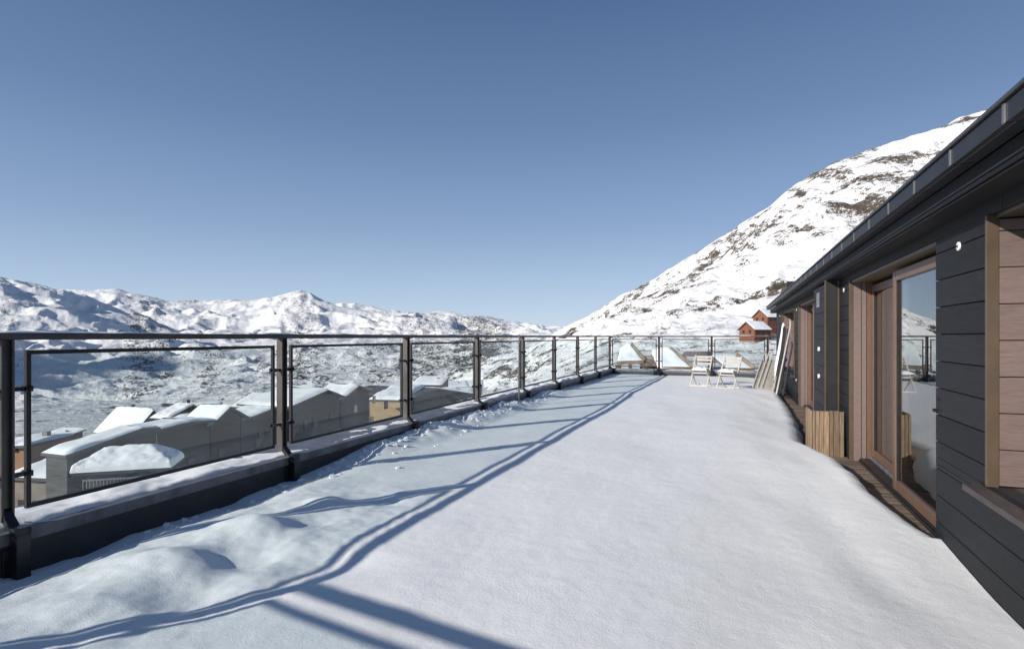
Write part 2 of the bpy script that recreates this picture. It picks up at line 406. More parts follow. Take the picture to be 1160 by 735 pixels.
# railings
def railing(label, pts, n, handrail_end=0.):
    """pts: post positions in order; n: unit normal towards the terrace"""
    n = Vector(n); p0 = Vector((*pts[0], 0))
    root = empty('railing', p0); tag(root, label, 'railing')
    loc = [Vector((*p, 0))-p0 for p in pts]; d = (loc[1]-loc[0]).normalized()
    U = Vector((0, 0, 1))
    # handrail: flat bar on a flat, with crusts of ice on top
    hr = MB().bar(loc[0]-d*.03+U*1.60, loc[-1]+d*(.03+handrail_end)+U*1.60, .062, .042)
    h = hr.build('handrail', M['metal'], root, bevel=.006)
    L = (loc[-1]-loc[0]).length; ns = int(L/.05)
    ss = np.linspace(0, L, ns); tt = np.linspace(-.026, .026, 7)
    S, T = np.meshgrid(ss, tt, indexing='ij')
    hh = np.clip(.006+.016*pn(S*1.3, S*0, 51)+.010*pn(S*5, T*30, 52), 0, .03)*np.sqrt(np.clip(1-(T/.0262)**2, 0, 1))
    P = np.stack([d.x*S+n.x*T, d.y*S+n.y*T, 1.6195+hh], -1)
    gridmesh('ice', P, M['roofsnow'], h)
    for i, p in enumerate(loc):
        mb = MB()
        mb.bar(p+U*.50, p+U*1.58, .05, .012, up=n)                       # web
        mb.bar(p+d*.028+U*.50, p+d*.028+U*1.58, .012, .07, up=n)
        mb.bar(p-d*.028+U*.50, p-d*.028+U*1.58, .012, .07, up=n)
        po = mb.build('post', M['metal'], root, bevel=.002)
        ft = MB()
        ft.bar(p+U*.56-n*.01, p+n*.152+U*.40, .055, .045)
        ft.bar(p+n*.152+U*.16, p+n*.152+U*.47, .075, .07, up=n)
        ft.bar(p+n*.114+U*.10, p+n*.114+U*.36, .14, .012, up=n)
        ft.tube([p+n*.152+U*.44, p+n*.152+U*.485], .05, 12)
        ft.build('foot_bracket', M['boot'], po, bevel=.004)
    for a, b_ in zip(loc[:-1], loc[1:]):
        gap = .105 if (b_-a).length > 1.9 else .085
        A = a+d*gap; B = b_-d*gap; z0, z1 = .545, 1.515
        fr = MB()
        fr.bar(A+U*(z1-.013), B+U*(z1-.013), .03, .026); fr.bar(A+U*(z0+.013), B+U*(z0+.013), .03, .026)
        fr.bar(A+d*.013+U*(z0+.026), A+d*.013+U*(z1-.026), .03, .026, up=d); fr.bar(B-d*.013+U*(z0+.026), B-d*.013+U*(z1-.026), .03, .026, up=d)
        fo = fr.build('glass_panel', M['black'], root, bevel=.002)
        MB().bar(A+d*.02+U*(z0+z1)/2, B-d*.02+U*(z0+z1)/2, .008, z1-z0-.04).build('pane', M['pane'], fo)
        for z in (.76, 1.28):
            for e, s, post in ((A, 1, a), (B, -1, b_)):
                c = MB(); c.bar(post+d*s*.03+U*z, e+d*s*.03+U*z, .03, .026)
                q = e+d*s*.012+U*z; c.bar(q-n*.03, q+n*.03, .036, .036)
                c.tube([q+n*.028, q+n*.04], .012, 8)
                c.build('clamp', M['boot'], fo, bevel=.002)
    return root
railing('long glass railing on the valley side, eight framed panes above the snowy kerb', [(XR, y) for y in PY], (1, 0, 0))
railing('short glass railing across the far end of the terrace behind the folding chairs', [(XR+1.7*k, 19.99) for k in range(4)], (0, -1, 0), .28)
nd_ = Vector((1.25, -.21, 0)).normalized()
railing('railing returning behind the viewpoint, known by its shadow in the foreground', [(XR+nd_.x*1.85*k, PY[0]+nd_.y*1.85*k) for k in range(4)], (-nd_.y, nd_.x, 0))

# thin pale pole planted beside the railing
b = MB().tube([(0, 0, -.15), (0, 0, 1.36)], [.017, .015], 10).tube([(0, 0, .62), (0, 0, .66)], .021, 10)
o = b.build('snow_pole', M['seam']); o.location = (-3.80, 10.15, .28); o.rotation_euler = (0, R(.6), 0)
tag(o, 'thin pale pole standing in the snow against the long glass railing', 'pole')

# ============================================================= THE HOUSE
house = empty('house', (W, 0, 0)); tag(house, 'low dark boarded house with brown timber windows along the right of the terrace', 'house')
house.location = (0, 0, 0)
ZT = 2.374
OP = [(1.5, 3.99, .75, 2.285), (4.875, 8.05, -.2, 2.285), (11.0, 13.87, -.2, 2.285), (14.8, 18.4, .70, 2.285)]
YE0, YE1 = -4.0, 20.62
cuts = sorted({YE0, YE1}|{v for o in OP for v in o[:2]})
clad = MB(); core = MB()
def segs(z0, z1):
    """solid stretches of the front between z0 and z1"""
    out = []; st = None
    for a, c in zip(cuts[:-1], cuts[1:]):
        m = (a+c)/2; open_ = any(o[0] < m < o[1] and o[2] < (z0+z1)/2 < o[3] for o in OP)
        if not open_:
            if st is None: st = a
            en = c
        if open_ and st is not None: out.append((st, en)); st = None
    if st is not None: out.append((st, en))
    return out
zs = [ZT-.189*k for k in range(14)]
brk = sorted(set([round(z, 4) for z in zs]+[2.285, .75, .70, -.1]), reverse=True)
brk = [z for z in brk if z >= -.1]
for a, c in zip(brk[:-1], brk[1:]):
    for s0, s1 in segs(c, a):
        core.box(W+.026, W+.30, s0+.002, s1-.002, c, a)
        g = .004 if any(abs(a-z) < .001 for z in zs) else 0.
        y = s0
        while y < s1-.01:                        # boards come in lengths
            e = s1 if s1-y < 4.4 else y+3.9
            clad.box(W, W+.024, y+.0015, e-.0015, c+.0005, a-g-.0015); y = e
clad.build('wall', M['clad'], house, bevel=.0025)
core.box(W+.3, 8, YE1-.02, YE1, -.1, 3.4); core.box(7.9, 8.0, YE0, YE1-.03, -.1, 3.5)
core.box(W+.3, 8, YE0-.03, YE0-.002, -.1, 3.4)
core.build('wall_core', M['core'], house)
MB().box(W+.32, 7.9, YE0, YE1-.03, -.12, .02).box(W+.32, 7.9, YE0, YE1-.03, 2.34, 2.36).box(4.6, 4.7, YE0, YE1-.04, .02, 2.34).build('interior', M['room'], house)
# end boards and corner trims
MB().box(W-.006, W+.03, YE1, YE1+.03, -.1, ZT).build('corner_board', M['clad'], house, bevel=.003)
# frieze, soffit, fascia, roof
fz = MB()
fz.box(1.164, W+.3, YE0, YE1+.12, ZT+.002, 2.482)
fz.box(1.178, W+.002, YE0, YE1+.10, ZT-.012, ZT)
fz.build('frieze', M['clad'], house, bevel=.004)
MB().box(1.154, 1.166, YE0, YE1+.1, 2.40, 2.408).build('frieze_bead', M['fascia'], house)
fa = MB(); y = -.195
fy = []
while y < YE1+.1:
    e = min(y+.625, YE1+.16)
    fa.box(1.05, 1.085, y+.004, e-.004, 2.482, 2.566)
    fa.box(1.087, 1.163, y+.004, e-.004, 2.484, 2.492)
    fy.append(y); y = e
fa.build('fascia', M['fascia'], house, bevel=.003)
sm = MB()
for y in fy:
    sm.box(1.043, 1.0485, y-.010, y-.003, 2.480, 2.560); sm.box(1.043, 1.0485, y+.006, y+.012, 2.480, 2.560)
build_each(sm, 'seam_strip', M['seam'], house)
rf = MB()
rf.prism([(1.035, 2.570), (1.035, 2.590), (8.2, 3.75), (8.2, 3.60)], YE0, YE1+.18, 'y')
rf.build('roof', M['slate'], house, bevel=.003)

def window(Y0, Y1, z0, z1, depth=.34):
    fr = MB()
    fr.box(W-.012, W+.046, Y1-.022, Y1+.002, z0, z1)                # outer trim on far side
    fr.box(W-.012, W+.046, Y0-.002, Y0+.022, z0, z1)
    fr.box(W+.028, W+.046, Y0+.024, Y1-.024, z1-.02, z1)
    root = fr.build('window', M['olive'], house, bevel=.002)
    j = MB(); z = z0+.01
    while z < z1-.03:
        t = min(z+.205, z1-.022)
        j.box(W+.048, W+depth, Y1-.018, Y1+.01, z, t-.005); j.box(W+.048, W+depth, Y0-.01, Y0+.018, z, t-.005); z = t
    for o_ in (True, False):
        h_ = MB(); c0 = 0
        for q in range(0, len(j.v), 8):
            if (j.v[q][1] > (Y0+Y1)/2) == o_: h_.add(j.v[q:q+8], [(0,3,2,1),(4,5,6,7),(0,1,5,4),(1,2,6,5),(2,3,7,6),(3,0,4,7)])
        h_.build('jamb', M['mauve'], root, bevel=.002)
    MB().box(W+.048, W+depth, Y0+.02, Y1-.02, z1-.018, z1-.004).build('head_lining', M['olive'], root)
    s = MB(); s.prism([(W-.085, z0-.055), (W-.085, z0-.02), (W+depth-.1, z0+.012), (W+depth-.1, z0-.03)], Y0-.11, Y1+.11, 'y')
    s.build('sill', M['sill'], root, bevel=.003)
    f = MB(); x0 = W+depth-.08
    for a, c, e, g in ((Y0+.02, Y1-.02, z0+.015, z0+.09), (Y0+.02, Y1-.02, z1-.1, z1-.02)): f.box(x0, x0+.07, a, c, e, g)
    for a in (Y0+.02, (Y0+Y1)/2-.04, Y1-.10): f.box(x0+.002, x0+.068, a, a+.08, z0+.09, z1-.1)
    f.build('frame', M['sash'], root, bevel=.004)
    MB().box(x0+.03, x0+.04, Y0+.06, Y1-.06, z0+.05, z1-.06).build('pane', M['win'], root)
    return root
window(*OP[0]); window(*OP[3])

def curtain(Y0, Y1, x, z0, z1):
    yy = np.linspace(Y0, Y1, int((Y1-Y0)/.012)); zz = np.linspace(z0, z1, 3)
    A, B = np.meshgrid(zz, yy, indexing='ij')
    xx = x+.035*np.sin(B*44+2*np.sin(B*3.1))+.01*np.sin(B*97)
    return gridmesh('curtain', np.stack([xx, B, A], -1), M['curtain'])
def sliding_door(Y0, Y1, split, fnear=None):
    """timber sliding door: front sash on the near half, rear sash on the far half"""
    z0, z1 = .15, 2.285
    fr = MB()
    # stepped far jamb
    fr.box(W-.012, W+.03, Y1-.03, Y1+.005, .0, z1)
    root = fr.build('sliding_door', M['olive'], house, bevel=.002)
    j = MB(); j.box(W+.032, W+.115, Y1-.028, Y1+.01, .072, z1-.02); j.box(W+.119, W+.165, Y1-.05, Y1+.01, .072, z1-.02)
    j.build('jamb', M['mauve'], root, bevel=.003)
    j = MB(); j.box(W+.169, W+.235, Y1-.062, Y1+.01, .072, z1-.02); j.box(W+.239, W+.33, Y1-.05, Y1+.01, .072, z1-.02)
    j.build('jamb', M['brown'], root, bevel=.003)
    MB().box(W+.03, W+.33, Y0-.01, Y0+.02, z0, z1-.02).build('jamb', M['brown'], root, bevel=.003)
    MB().box(W+.01, W+.34, Y0+.022, Y1-.065, z1-.03, z1-.003).build('head_lining', M['olive'], root, bevel=.002)
    t = MB(); t.box(W+.10, W+.20, Y0+.03, Y1-.03, .0, .12); t.box(W+.085, W+.098, Y0+.03, Y1-.03, .072, .10)
    t.build('track', M['black'], root, bevel=.003)
    MB().box(W+.202, W+.34, Y0+.02, Y1-.06, .005, .152).build('threshold', M['capmetal'], root, bevel=.003)
    def sash(x0, a, c, zb, zt, wd):
        s = MB(); s.box(x0, x0+.062, a, a+wd, zb, zt); s.box(x0, x0+.062, c-wd, c, zb, zt)
        s.box(x0+.002, x0+.060, a+wd, c-wd, zb, zb+wd*1.05); s.box(x0+.002, x0+.060, a+wd, c-wd, zt-wd, zt)
        so = s.build('sash', M['sash'], root, bevel=.004)
        g = MB(); k = .012
        g.box(x0+.012, x0+.05, a+wd, a+wd+k, zb+wd, zt-wd); g.box(x0+.012, x0+.05, c-wd-k, c-wd, zb+wd, zt-wd)
        g.build('gasket', M['black'], so)
        MB().box(x0+.028, x0+.034, a+wd-.01, c-wd+.01, zb+wd-.01, zt-wd+.01).build('pane', M['win'], so)
        return so
    sash(W+.105, Y0+.02, split+.06, .125, 2.225, .092)
    sash(W+.215, split-.06, Y1-.055, .155, 2.215, .08)
    return root
sliding_door(4.875, 8.05, 6.46); sliding_door(11.0, 13.87, 12.4)
tag(curtain(6.5, 7.9, W+.40, .06, 2.25), 'beige pleated curtain behind the far pane of the nearer sliding door', 'curtain')
tag(curtain(12.4, 13.7, W+.40, .06, 2.25), 'beige pleated curtain behind the sliding door beyond the plank planter', 'curtain')

# projecting service box with trims, plate and vents
bx = MB(); z = .05
while z < 2.30:
    t = min(z+.189, 2.37); bx.box(1.18, W+.001, 8.80, 9.97, z, t-.004); z = t
pb = bx.build('service_box', M['clad'], house, bevel=.003)
build_each(MB().box(1.172, 1.192, 8.785, 8.805, .05, 2.37).box(W-.026, W-.004, 8.782, 8.798, .05, 2.37), 'trim', M['olive'], pb)
MB().box(1.20, W-.03, 8.79, 8.799, .05, 2.365).build('front_panel', M['core'], pb, bevel=.002)
MB().box(1.171, 1.179, 9.32, 9.60, 2.03, 2.24).build('notice_plate', M['seam'], pb, bevel=.002)
pl = MB()
for k in range(5): pl.box(1.1695, 1.171, 9.35, 9.57-.04*(k % 2), 2.07+k*.033, 2.077+k*.033)
pl.build('notice_print', M['core'], pb)
for z in (1.415, 1.02):
    MB().tube([(1.158, 9.35, z), (1.182, 9.35, z)], .034, 14).build('vent_cap', M['white'], pb, bevel=.003)
for y, z in ((4.42, 2.175), (8.46, 2.2), (14.33, 2.2), (19.2, 2.22), (14.4, .61)):
    d = MB().tube([(W-.010, y, z), (W+.001, y, z)], .028, 20).build('wall_disc', M['white'], house, bevel=.002)
    MB().tube([(W-.016, y, z), (W-.0095, y, z)], .008, 10).build('hub', M['olive'], d)
# small black hooks low on the panel
build_each(MB().tube([(W-.03, 4.83, 1.08), (W, 4.83, 1.08)], .013, 10).tube([(W-.018, 4.80, 1.16), (W, 4.80, 1.16)], .006, 8), 'hook', M['black'], house)

# plank planter hiding the foot of the service box
pl = empty('plank_planter', (1.2, 8.9, 0)); tag(pl, 'open box of upright weathered wooden planks beside the sliding door', 'planter')
c = MB()
def plank(x0, x1, y0, y1):
    c.box(x0-1.2, x1-1.2, y0-8.9, y1-8.9, random.uniform(.03, .06), .645+random.uniform(-.006, .006))
x = .93
for wd in (.035, .035, .04, .055, .06, .05, .062, .055): plank(x, min(x+wd-.005, 1.33), 8.25+random.uniform(-.003, .003), 8.272); x += wd
y = 8.276
while y < 8.74: plank(.93, .952, y, y+.07); y += .078
build_each(c, 'plank', M['crate'], pl, bevel=.003)
c = MB(); c.box(-.245, .125, -.626, -.60, .12, .19); c.box(-.245, .125, -.626, -.60, .50, .57); c.box(-.246, -.225, -.59, -.16, .12, .19); c.box(-.246, -.225, -.59, -.16, .50, .57)
build_each(c, 'batten', M['crate'], pl)

# ============================================================= FURNITURE AND SKIS
def lumps(name, x0, x1, y0, y1, z, h, mat, parent, seed):
    a = np.linspace(0, 1, 22); b_ = np.linspace(0, 1, 22)
    A, B = np.meshgrid(a, b_, indexing='ij')
    e = np.clip(1-np.abs(2*A-1)**6, 0, 1)*np.clip(1-np.abs(2*B-1)**6, 0, 1)
    zz = z-.004+(h*(.75+.5*pn(A*3, B*3, seed)))*np.sqrt(e)
    return gridmesh(name, np.stack([x0+(x1-x0)*A, y0+(y1-y0)*B, zz], -1), mat, parent)
def folding_chair():
    root = empty('folding_chair', (0, 0, 0))
    s = MB()
    for k in range(6): s.box(-.20, .20, -.19+k*.066, -.135+k*.066, .435, .450)
    s.box(-.215, -.20, -.20, .21, .415, .447); s.box(.20, .215, -.20, .21, .415, .447)
    s.build('seat', M['pale'], root, bevel=.003)
    bk = MB()
    for z in (.60, .70, .785): bk.bar((-.215, .205+(z-.45)*.22, z), (.215, .205+(z-.45)*.22, z), .015, .055)
    bk.build('backrest', M['pale'], root, bevel=.003)
    for sx in (-1, 1):
        x = .222*sx
        MB().bar((x, -.22, .0), (x, .285, .83), .02, .034, up=(1, 0, 0)).build('leg', M['pale'], root, bevel=.003)
        x = .198*sx
        MB().bar((x, .22, .0), (x, -.17, .43), .02, .034, up=(1, 0, 0)).build('leg', M['pale'], root, bevel=.003)
    st_ = MB().bar((-.21, -.205, .03), (.21, -.205, .03), .02, .03).bar((-.19, .205, .03), (.19, .205, .03), .02, .03).bar((-.19, -.1, .36), (.19, -.1, .36), .02, .03)
    build_each(st_, 'stretcher', M['pale'], root, bevel=.002)
    lumps('snow', -.205, .205, -.2, .2, .45, .075, M['roofsnow'], root, 61)
    return root
def copy_tree(o, parent=None):
    c = o.copy(); COL.objects.link(c); c.parent = parent
    for ch in list(o.children): copy_tree(ch, c)
    return c
ch = folding_chair(); ch.location = (-.80, 16.15, .255); ch.rotation_euler = (0, 0, R(-14))
tag(ch, 'left of the two pale folding chairs, snow on its seat, by the far kerb', 'chair', 'pale folding chairs at the far end')
c2 = copy_tree(ch); c2.location = (-.10, 15.65, .25); c2.rotation_euler = (0, 0, R(-24))
tag(c2, 'right of the two pale folding chairs, snow on its seat, nearer the skis', 'chair', 'pale folding chairs at the far end')

def ski(L, w, mat, base, top, thick=.012, yaw=0., binding=True):
    """a ski standing on its tail, tip curling; base and top are world points"""
    base = Vector(base); top = Vector(top); d = (top-base).normalized()
    root = empty('ski', base); root.rotation_euler = (Matrix.Rotation(yaw, 3, d) @ d.to_track_quat('Z', 'Y').to_matrix()).to_euler()
    n = 26; vs = []; fs = []
    for i in range(n+1):
        t = i/n; z = t*L
        ww = w*(.5-.10*math.sin(math.pi*t))*(1 if t < .93 else math.sqrt(max(.02, 1-((t-.93)/.07)**2)))*(1 if t > .02 else .8)
        yb = -.9*max(0, t-.88)**2*L*2.2
        vs += [(-ww, yb, z), (ww, yb, z), (ww, yb+thick, z), (-ww, yb+thick, z)]
    for i in range(n):
        a = i*4; fs += [(a, a+1, a+5, a+4), (a+1, a+2, a+6, a+5), (a+2, a+3, a+7, a+6), (a+3, a, a+4, a+7)]
    fs += [(3, 2, 1, 0), (n*4, n*4+1, n*4+2, n*4+3)]
    MB().add(vs, fs).build('blade', mat, root, smooth=False)
    if binding:
        MB().box(-.035, .035, thick, .06, .36*L, .42*L).box(-.03, .03, thick, .03, .42*L, .5*L).box(-.035, .035, thick, .05, .5*L, .55*L).build('binding', M['skib'], root, bevel=.005)
    return root
SK = [  # base x,y ; top x,y ; length, width, material, label
 (.90, 15.75, 1.24, 16.25, 1.84, .085, 'skiw', 'tall white ski leaning leftmost among the long skis'),
 (1.0, 15.55, 1.24, 15.95, 1.72, .10, 'skib', 'black ski standing just right of the tall white ski'),
 (1.06, 15.35, 1.30, 15.6, 1.62, .10, 'skib', 'second black ski, leaning on the house wall behind the pale one'),
 (.97, 15.05, 1.325, 15.25, 1.86, .050, 'pale', 'long pale narrow ski leaning on the house wall by the far window'),
 (1.10, 14.9, 1.33, 15.0, 1.3, .09, 'skib', 'short black ski closest to the viewer of the ski group'),
]
for bx_, by_, tx, ty, L, wd, m_, lab in SK:
    bz = .20; tz = bz+math.sqrt(L*L-(tx-bx_)**2-(ty-by_)**2)
    s_ = ski(L, wd, M[m_], (bx_, by_, bz), (tx, ty, tz), yaw=R(random.uniform(150, 200)), binding=(m_ != 'pale'))
    tag(s_, lab, 'ski', 'skis leaning by the far window')
def board(base, top, w, lab, yaw):
    base = Vector(base); top = Vector(top); d = (top-base).normalized(); L = (top-base).length
    root = empty('slatted_board', base); root.rotation_euler = (d.to_track_quat('Z', 'Y').to_matrix() @ Matrix.Rotation(yaw, 3, 'Z')).to_euler()
    fr = MB()
    for s in (-1, 1): fr.bar((s*w/2, 0, 0), (s*w/2*.9, 0, L), .03, .028, up=(0, 1, 0))
    fr.build('frame', M['pale'], root, bevel=.004)
    sl = MB()
    for k in range(7): sl.bar((-w/2*.95, -.01, .10+k*.12), (w/2*.95, -.01, .10+k*.12), .012, .108)
    build_each(sl, 'slat', M['pale'], root, bevel=.003)
    return root
for k, (bx_, by_, tx, ty) in enumerate([(.60, 15.9, .90, 16.5), (.70, 15.75, 1.0, 16.3), (.80, 15.6, 1.08, 16.1)]):
    o = board((bx_, by_, .22), (tx, ty, 1.13), .30, '', R(55))
    tag(o, ['pale folded slatted board, leftmost of three leaning by the skis', 'pale folded slatted board in the middle of three by the skis', 'pale folded slatted board closest to the tall skis'][k], 'folded chair', 'folded slatted boards beside the skis')
# ============================================================= THE LAND
def terrain(name, tcols, Zs, prof, seed, mat, rockf, noise_c=.05, mid=260., amp=None):
    """Height field over real ground. tcols: tangent of the bearing, Zs: distances ahead of the terrace.
    prof(xcol, Z) gives the broad lie of the land, noise adds spurs and gullies."""
    T, Zg = np.meshgrid(tcols, Zs)
    Xc = T*Zg
    X = Xc*CT-Zg*ST; Y = Xc*ST+Zg*CT
    H = prof(T*F+580, Zg)
    L = 1600.; k = 0; add = 0
    sp = np.maximum(Zg*(tcols[1]-tcols[0]), 1e-3)*3
    while L > 2.0:
        wgt = smooth01((Zg*.30-L)/(Zg*.16))*smooth01((L-sp)/sp)
        if wgt.max() > 0:
            n = pn(X/L, Y/L, seed+k)
            m2 = pn(X/L+5.2, Y/L+1.3, seed+80+k)
            rid = 1-2*np.abs(pn(X/L*.8+.55*n, Y/L*.8+.55*m2, seed+40+k)*1.3)
            add = add+wgt*L*noise_c*(1+.9*math.exp(-(math.log(L/mid))**2/1.2))*(.28*n+.72*rid)
        L *= .55; k += 1
    a = amp(T*F+580, Zg) if amp else 1
    H = H+add*a
    rock = rockf(X, Y, Zg, T*F+580, H)
    return gridmesh(name, np.stack([X, Y, H+CZ], -1), mat, attrs={'rock': rock})
def tab(xs, *rows):
    """rows: (Z, [values at xs], 'y' for pixel height or 'h' for metres)"""
    def f(x, Z):
        lz = np.log(Z); Zr = [math.log(r[0]) for r in rows]
        vals = []
        for r in rows:
            v = np.interp(x, xs, r[1]); vals.append(v if r[2] == 'h' else (HY-v)/F*r[0])
        out = np.zeros_like(x)+vals[0]
        for i in range(len(rows)-1):
            Za, Zb = rows[i][0], rows[i+1][0]
            t = smooth01((Z-Za)/(Zb-Za))*.5+.5*np.clip((Z-Za)/(Zb-Za), 0, 1)
            out = np.where(Z >= Za, vals[i]*(1-t)+vals[i+1]*t, out)
        return out
    return f
# valley, middle hills and the far range
XS = [-500, -200, 0, 40, 70, 100, 130, 160, 190, 230, 270, 310, 340, 360, 380, 410, 440, 480, 515, 545, 580, 620, 660, 760, 1000, 1700]
def row(Z, k, **pts):
    ks = sorted((int(a[1:]) if a[0] == 'p' else -int(a[1:]), v) for a, v in pts.items())
    return (Z, list(np.interp(XS, [a for a, _ in ks], [v for _, v in ks])), k)
prof1 = tab(XS,
  row(6, 'h', p0=-14, p600=-14),
  row(60, 'h', p0=-17, p300=-17, p600=-19),
  row(110, 'h', p0=-23, p300=-22, p600=-22),
  row(220, 'y', p0=478, p200=482, p330=470, p420=462, p600=445, p760=440),
  row(420, 'y', p0=466, p200=468, p330=455, p420=447, p560=436, p700=425),
  row(800, 'y', p0=452, p140=455, p250=440, p330=440, p430=432, p560=425, p700=410),
  row(1200, 'y', p0=420, p120=428, p200=436, p270=424, p330=424, p430=415, p560=408, p700=400),
  row(1800, 'y', m500=330, p0=380, p90=394, p150=392, p230=398, p300=405, p400=398, p560=396, p700=392),
  row(2300, 'y', m500=270, p0=340, p70=356, p160=398, p250=408, p400=396, p560=394, p700=390),
  row(3000, 'y', m500=240, m200=275, p0=318, p30=322, p60=330, p100=341, p140=356, p175=368, p200=380, p240=400, p400=392, p560=390, p700=388),
  row(3700, 'y', m500=280, m200=310, p0=350, p100=372, p200=392, p260=392, p400=388, p560=388, p700=386),
  row(5000, 'y', m500=300, m200=320, p0=372, p200=380, p300=380, p400=380, p560=384, p700=383),
  row(6000, 'y', m500=330, p0=352, p100=352, p150=356, p170=352, p200=358, p260=362, p340=356, p400=364, p500=370, p600=380, p700=382),
  row(7000, 'y', m500=340, m200=335, p0=335, p60=332, p75=331, p95=331, p110=333, p130=331, p155=335, p170=342, p190=343, p205=341, p240=341, p300=340, p318=336, p335=331, p345=331, p356=336, p368=343, p382=347, p395=345, p410=348, p430=353, p470=357, p490=359, p515=355, p535=356, p550=361, p570=366, p600=370, p625=374, p650=373, p700=376, p1700=376),
  row(8200, 'y', m500=380, p0=380, p1700=386),
  row(12000, 'y', m500=390, p1700=390))
t1 = np.linspace(-1.75, .45, 900)
Z1 = np.concatenate([np.geomspace(6, 400, 90, endpoint=False), np.geomspace(400, 9000, 520)])
def amp1(x, Z):
    a = .08+.20*smooth01((Z-140)/400)+.17*smooth01((Z-450)/250)*smooth01((2200-Z)/400)+.22*smooth01((Z-3300)/1500)
    a = a*(1-.55*np.exp(-((Z-7000)/500)**2))*(1+1.0*np.exp(-((Z-2500)/450)**2)*smooth01((250-x)/80))*(1-.5*np.exp(-((Z-3050)/200)**2))
    # the groomed run stays smooth
    return a
def pistes(x, y_img):
    return 0
def rock1(X, Y, Z, x, H):
    s = np.clip(Z/2200, .25, 3)
    n = 1.1*fbm(X/(170*s), Y/(170*s), 2, 70)
    c = fbm(X/(520*s), Y/(520*s), 2, 78)
    gx = np.gradient(H, axis=1); gy = np.gradient(H, axis=0)
    r = .19+.45*n+.65*c-.05*smooth01((Z-3300)/1500)+.05*smooth01((Z-500)/400)*smooth01((3500-Z)/400)
    r = r+.06*smooth01((2600-Z)/1500)-.16*np.exp(-((x-75)/90)**2)*smooth01((800-Z)/400)
    # piste winding down the middle slope
    yi = HY-H/Z*F
    px = np.interp(yi, [395, 402, 408, 416, 424, 432, 442, 452, 464], [200, 222, 224, 205, 214, 206, 195, 182, 160])
    wdt = np.interp(yi, [395, 416, 464], [3, 7, 12])
    pm = np.exp(-((x-px)/wdt)**4)*smooth01((yi-396)/6)*smooth01((470-yi)/6)
    return r-.9*pm
m_far = mat_terrain('far_rock_and_snow', (.06, .06, .062), (.15, .14, .13), .03, 4., 2.6)
m_near = mat_terrain('hillside_rock_and_snow', (.04, .033, .027), (.15, .122, .093), .15, .5, 2.3)
tag(terrain('valley_hills', t1, Z1, prof1, 3, m_far, rock1, .125, amp=amp1), kind='structure')

# the steep mountainside beyond the far end
XR2 = [300, 470, 520, 560, 600, 640, 660, 680, 700, 740, 790, 830, 870, 900, 940, 1000, 1060, 1125, 1300, 1700]
crest = [520, 450, 425, 408, 396, 375, 364, 352, 339, 317, 290, 265, 236, 213, 190, 166, 146, 125, 88, 40]
base_ = [600, 500, 470, 452, 440, 420, 412, 405, 402, 400, 398, 396, 394, 392, 391, 390, 390, 390, 390, 390]
def frac(a, b, t): return [u*(1-t)+v*t for u, v in zip(a, b)]
mid0 = [v+(-4 if v < 410 else 0) for v in base_]
prof2 = tab(XR2,
  (21, [-12]*20, 'h'),
  (30, [-15]*6+[-9]*14, 'h'),
  (55, [-16, -16, -15, -13, -10, -7, -5, -4]+[-3.6]*12, 'h'),
  (90, [700, 560, 520, 490, 465, 435, 420, 412]+[408]*12, 'y'),
  (160, base_, 'y'), (230, frac(mid0, crest, .10), 'y'), (330, frac(mid0, crest, .34), 'y'), (450, frac(mid0, crest, .60), 'y'),
  (600, frac(mid0, crest, .82), 'y'), (760, crest, 'y'), (880, [c+35 for c in crest], 'y'), (1100, [c+140 for c in crest], 'y'))
t2 = np.linspace(-.28, 1.55, 860)
Z2 = np.concatenate([np.geomspace(21, 160, 110, endpoint=False), np.geomspace(160, 1000, 480)])
def amp2(x, Z):
    return (.12+.5*smooth01((Z-90)/200))*(1-.5*np.exp(-((Z-760)/60)**2))
def rock2(X, Y, Z, x, H):
    # outcrops: stretched, tilted bands gathered in clusters
    u = (X*.85+H*.9); v = (Y*.8-H*1.3+X*.3)
    n = fbm(u/34, v/15, 5, 80)
    c = fbm(X/110, (Y+H)/110, 3, 90)
    f = fbm(u/7, v/4, 3, 95)
    hi = smooth01((H-20)/160)
    r = .275+1.05*n+1.0*c+.35*f+.12*hi
    r = r-.35*smooth01((H-205)/40)*smooth01((x-960)/60)*(1-smooth01((H-262)/20))   # open snowfield below the summit
    r = r-.25*smooth01((150-Z)/60)
    return r
tag(terrain('mountainside', t2, Z2, prof2, 23, m_near, rock2, .085, mid=22., amp=amp2), kind='structure')

# unseen ridge, added out of frame to throw shade over the valley's left side
a = np.linspace(0, 1, 160); b_ = np.linspace(-1, 1, 90)
A, B = np.meshgrid(a, b_, indexing='ij')
P0 = np.array([-7200., -1500.]); P1 = np.array([-1300., -1500.])
base = P0+(P1-P0)*A[..., None]
Wd = 1480
X = base[..., 0]; Y = base[..., 1]+B*Wd
ridge = np.interp(A, [0, .37, .54, .71, .8, .88, .95, 1], [600, 800, 1050, 1290, 1190, 960, 450, 0])
H = -120+ridge*np.clip(1-np.abs(B)**1.15, 0, 1)+fbm(X/700, Y/700, 5, 120)*260*np.clip(1-np.abs(B), 0, 1)*np.clip(ridge/900, 0, 1)
H = np.where((A < .01) | (A > .99), -150, H)
tag(gridmesh('shade_blocker', np.stack([X, Y, H], -1), m_far, attrs={'rock': .1+.4*fbm(X/200, Y/200, 4, 125)}), kind='structure')
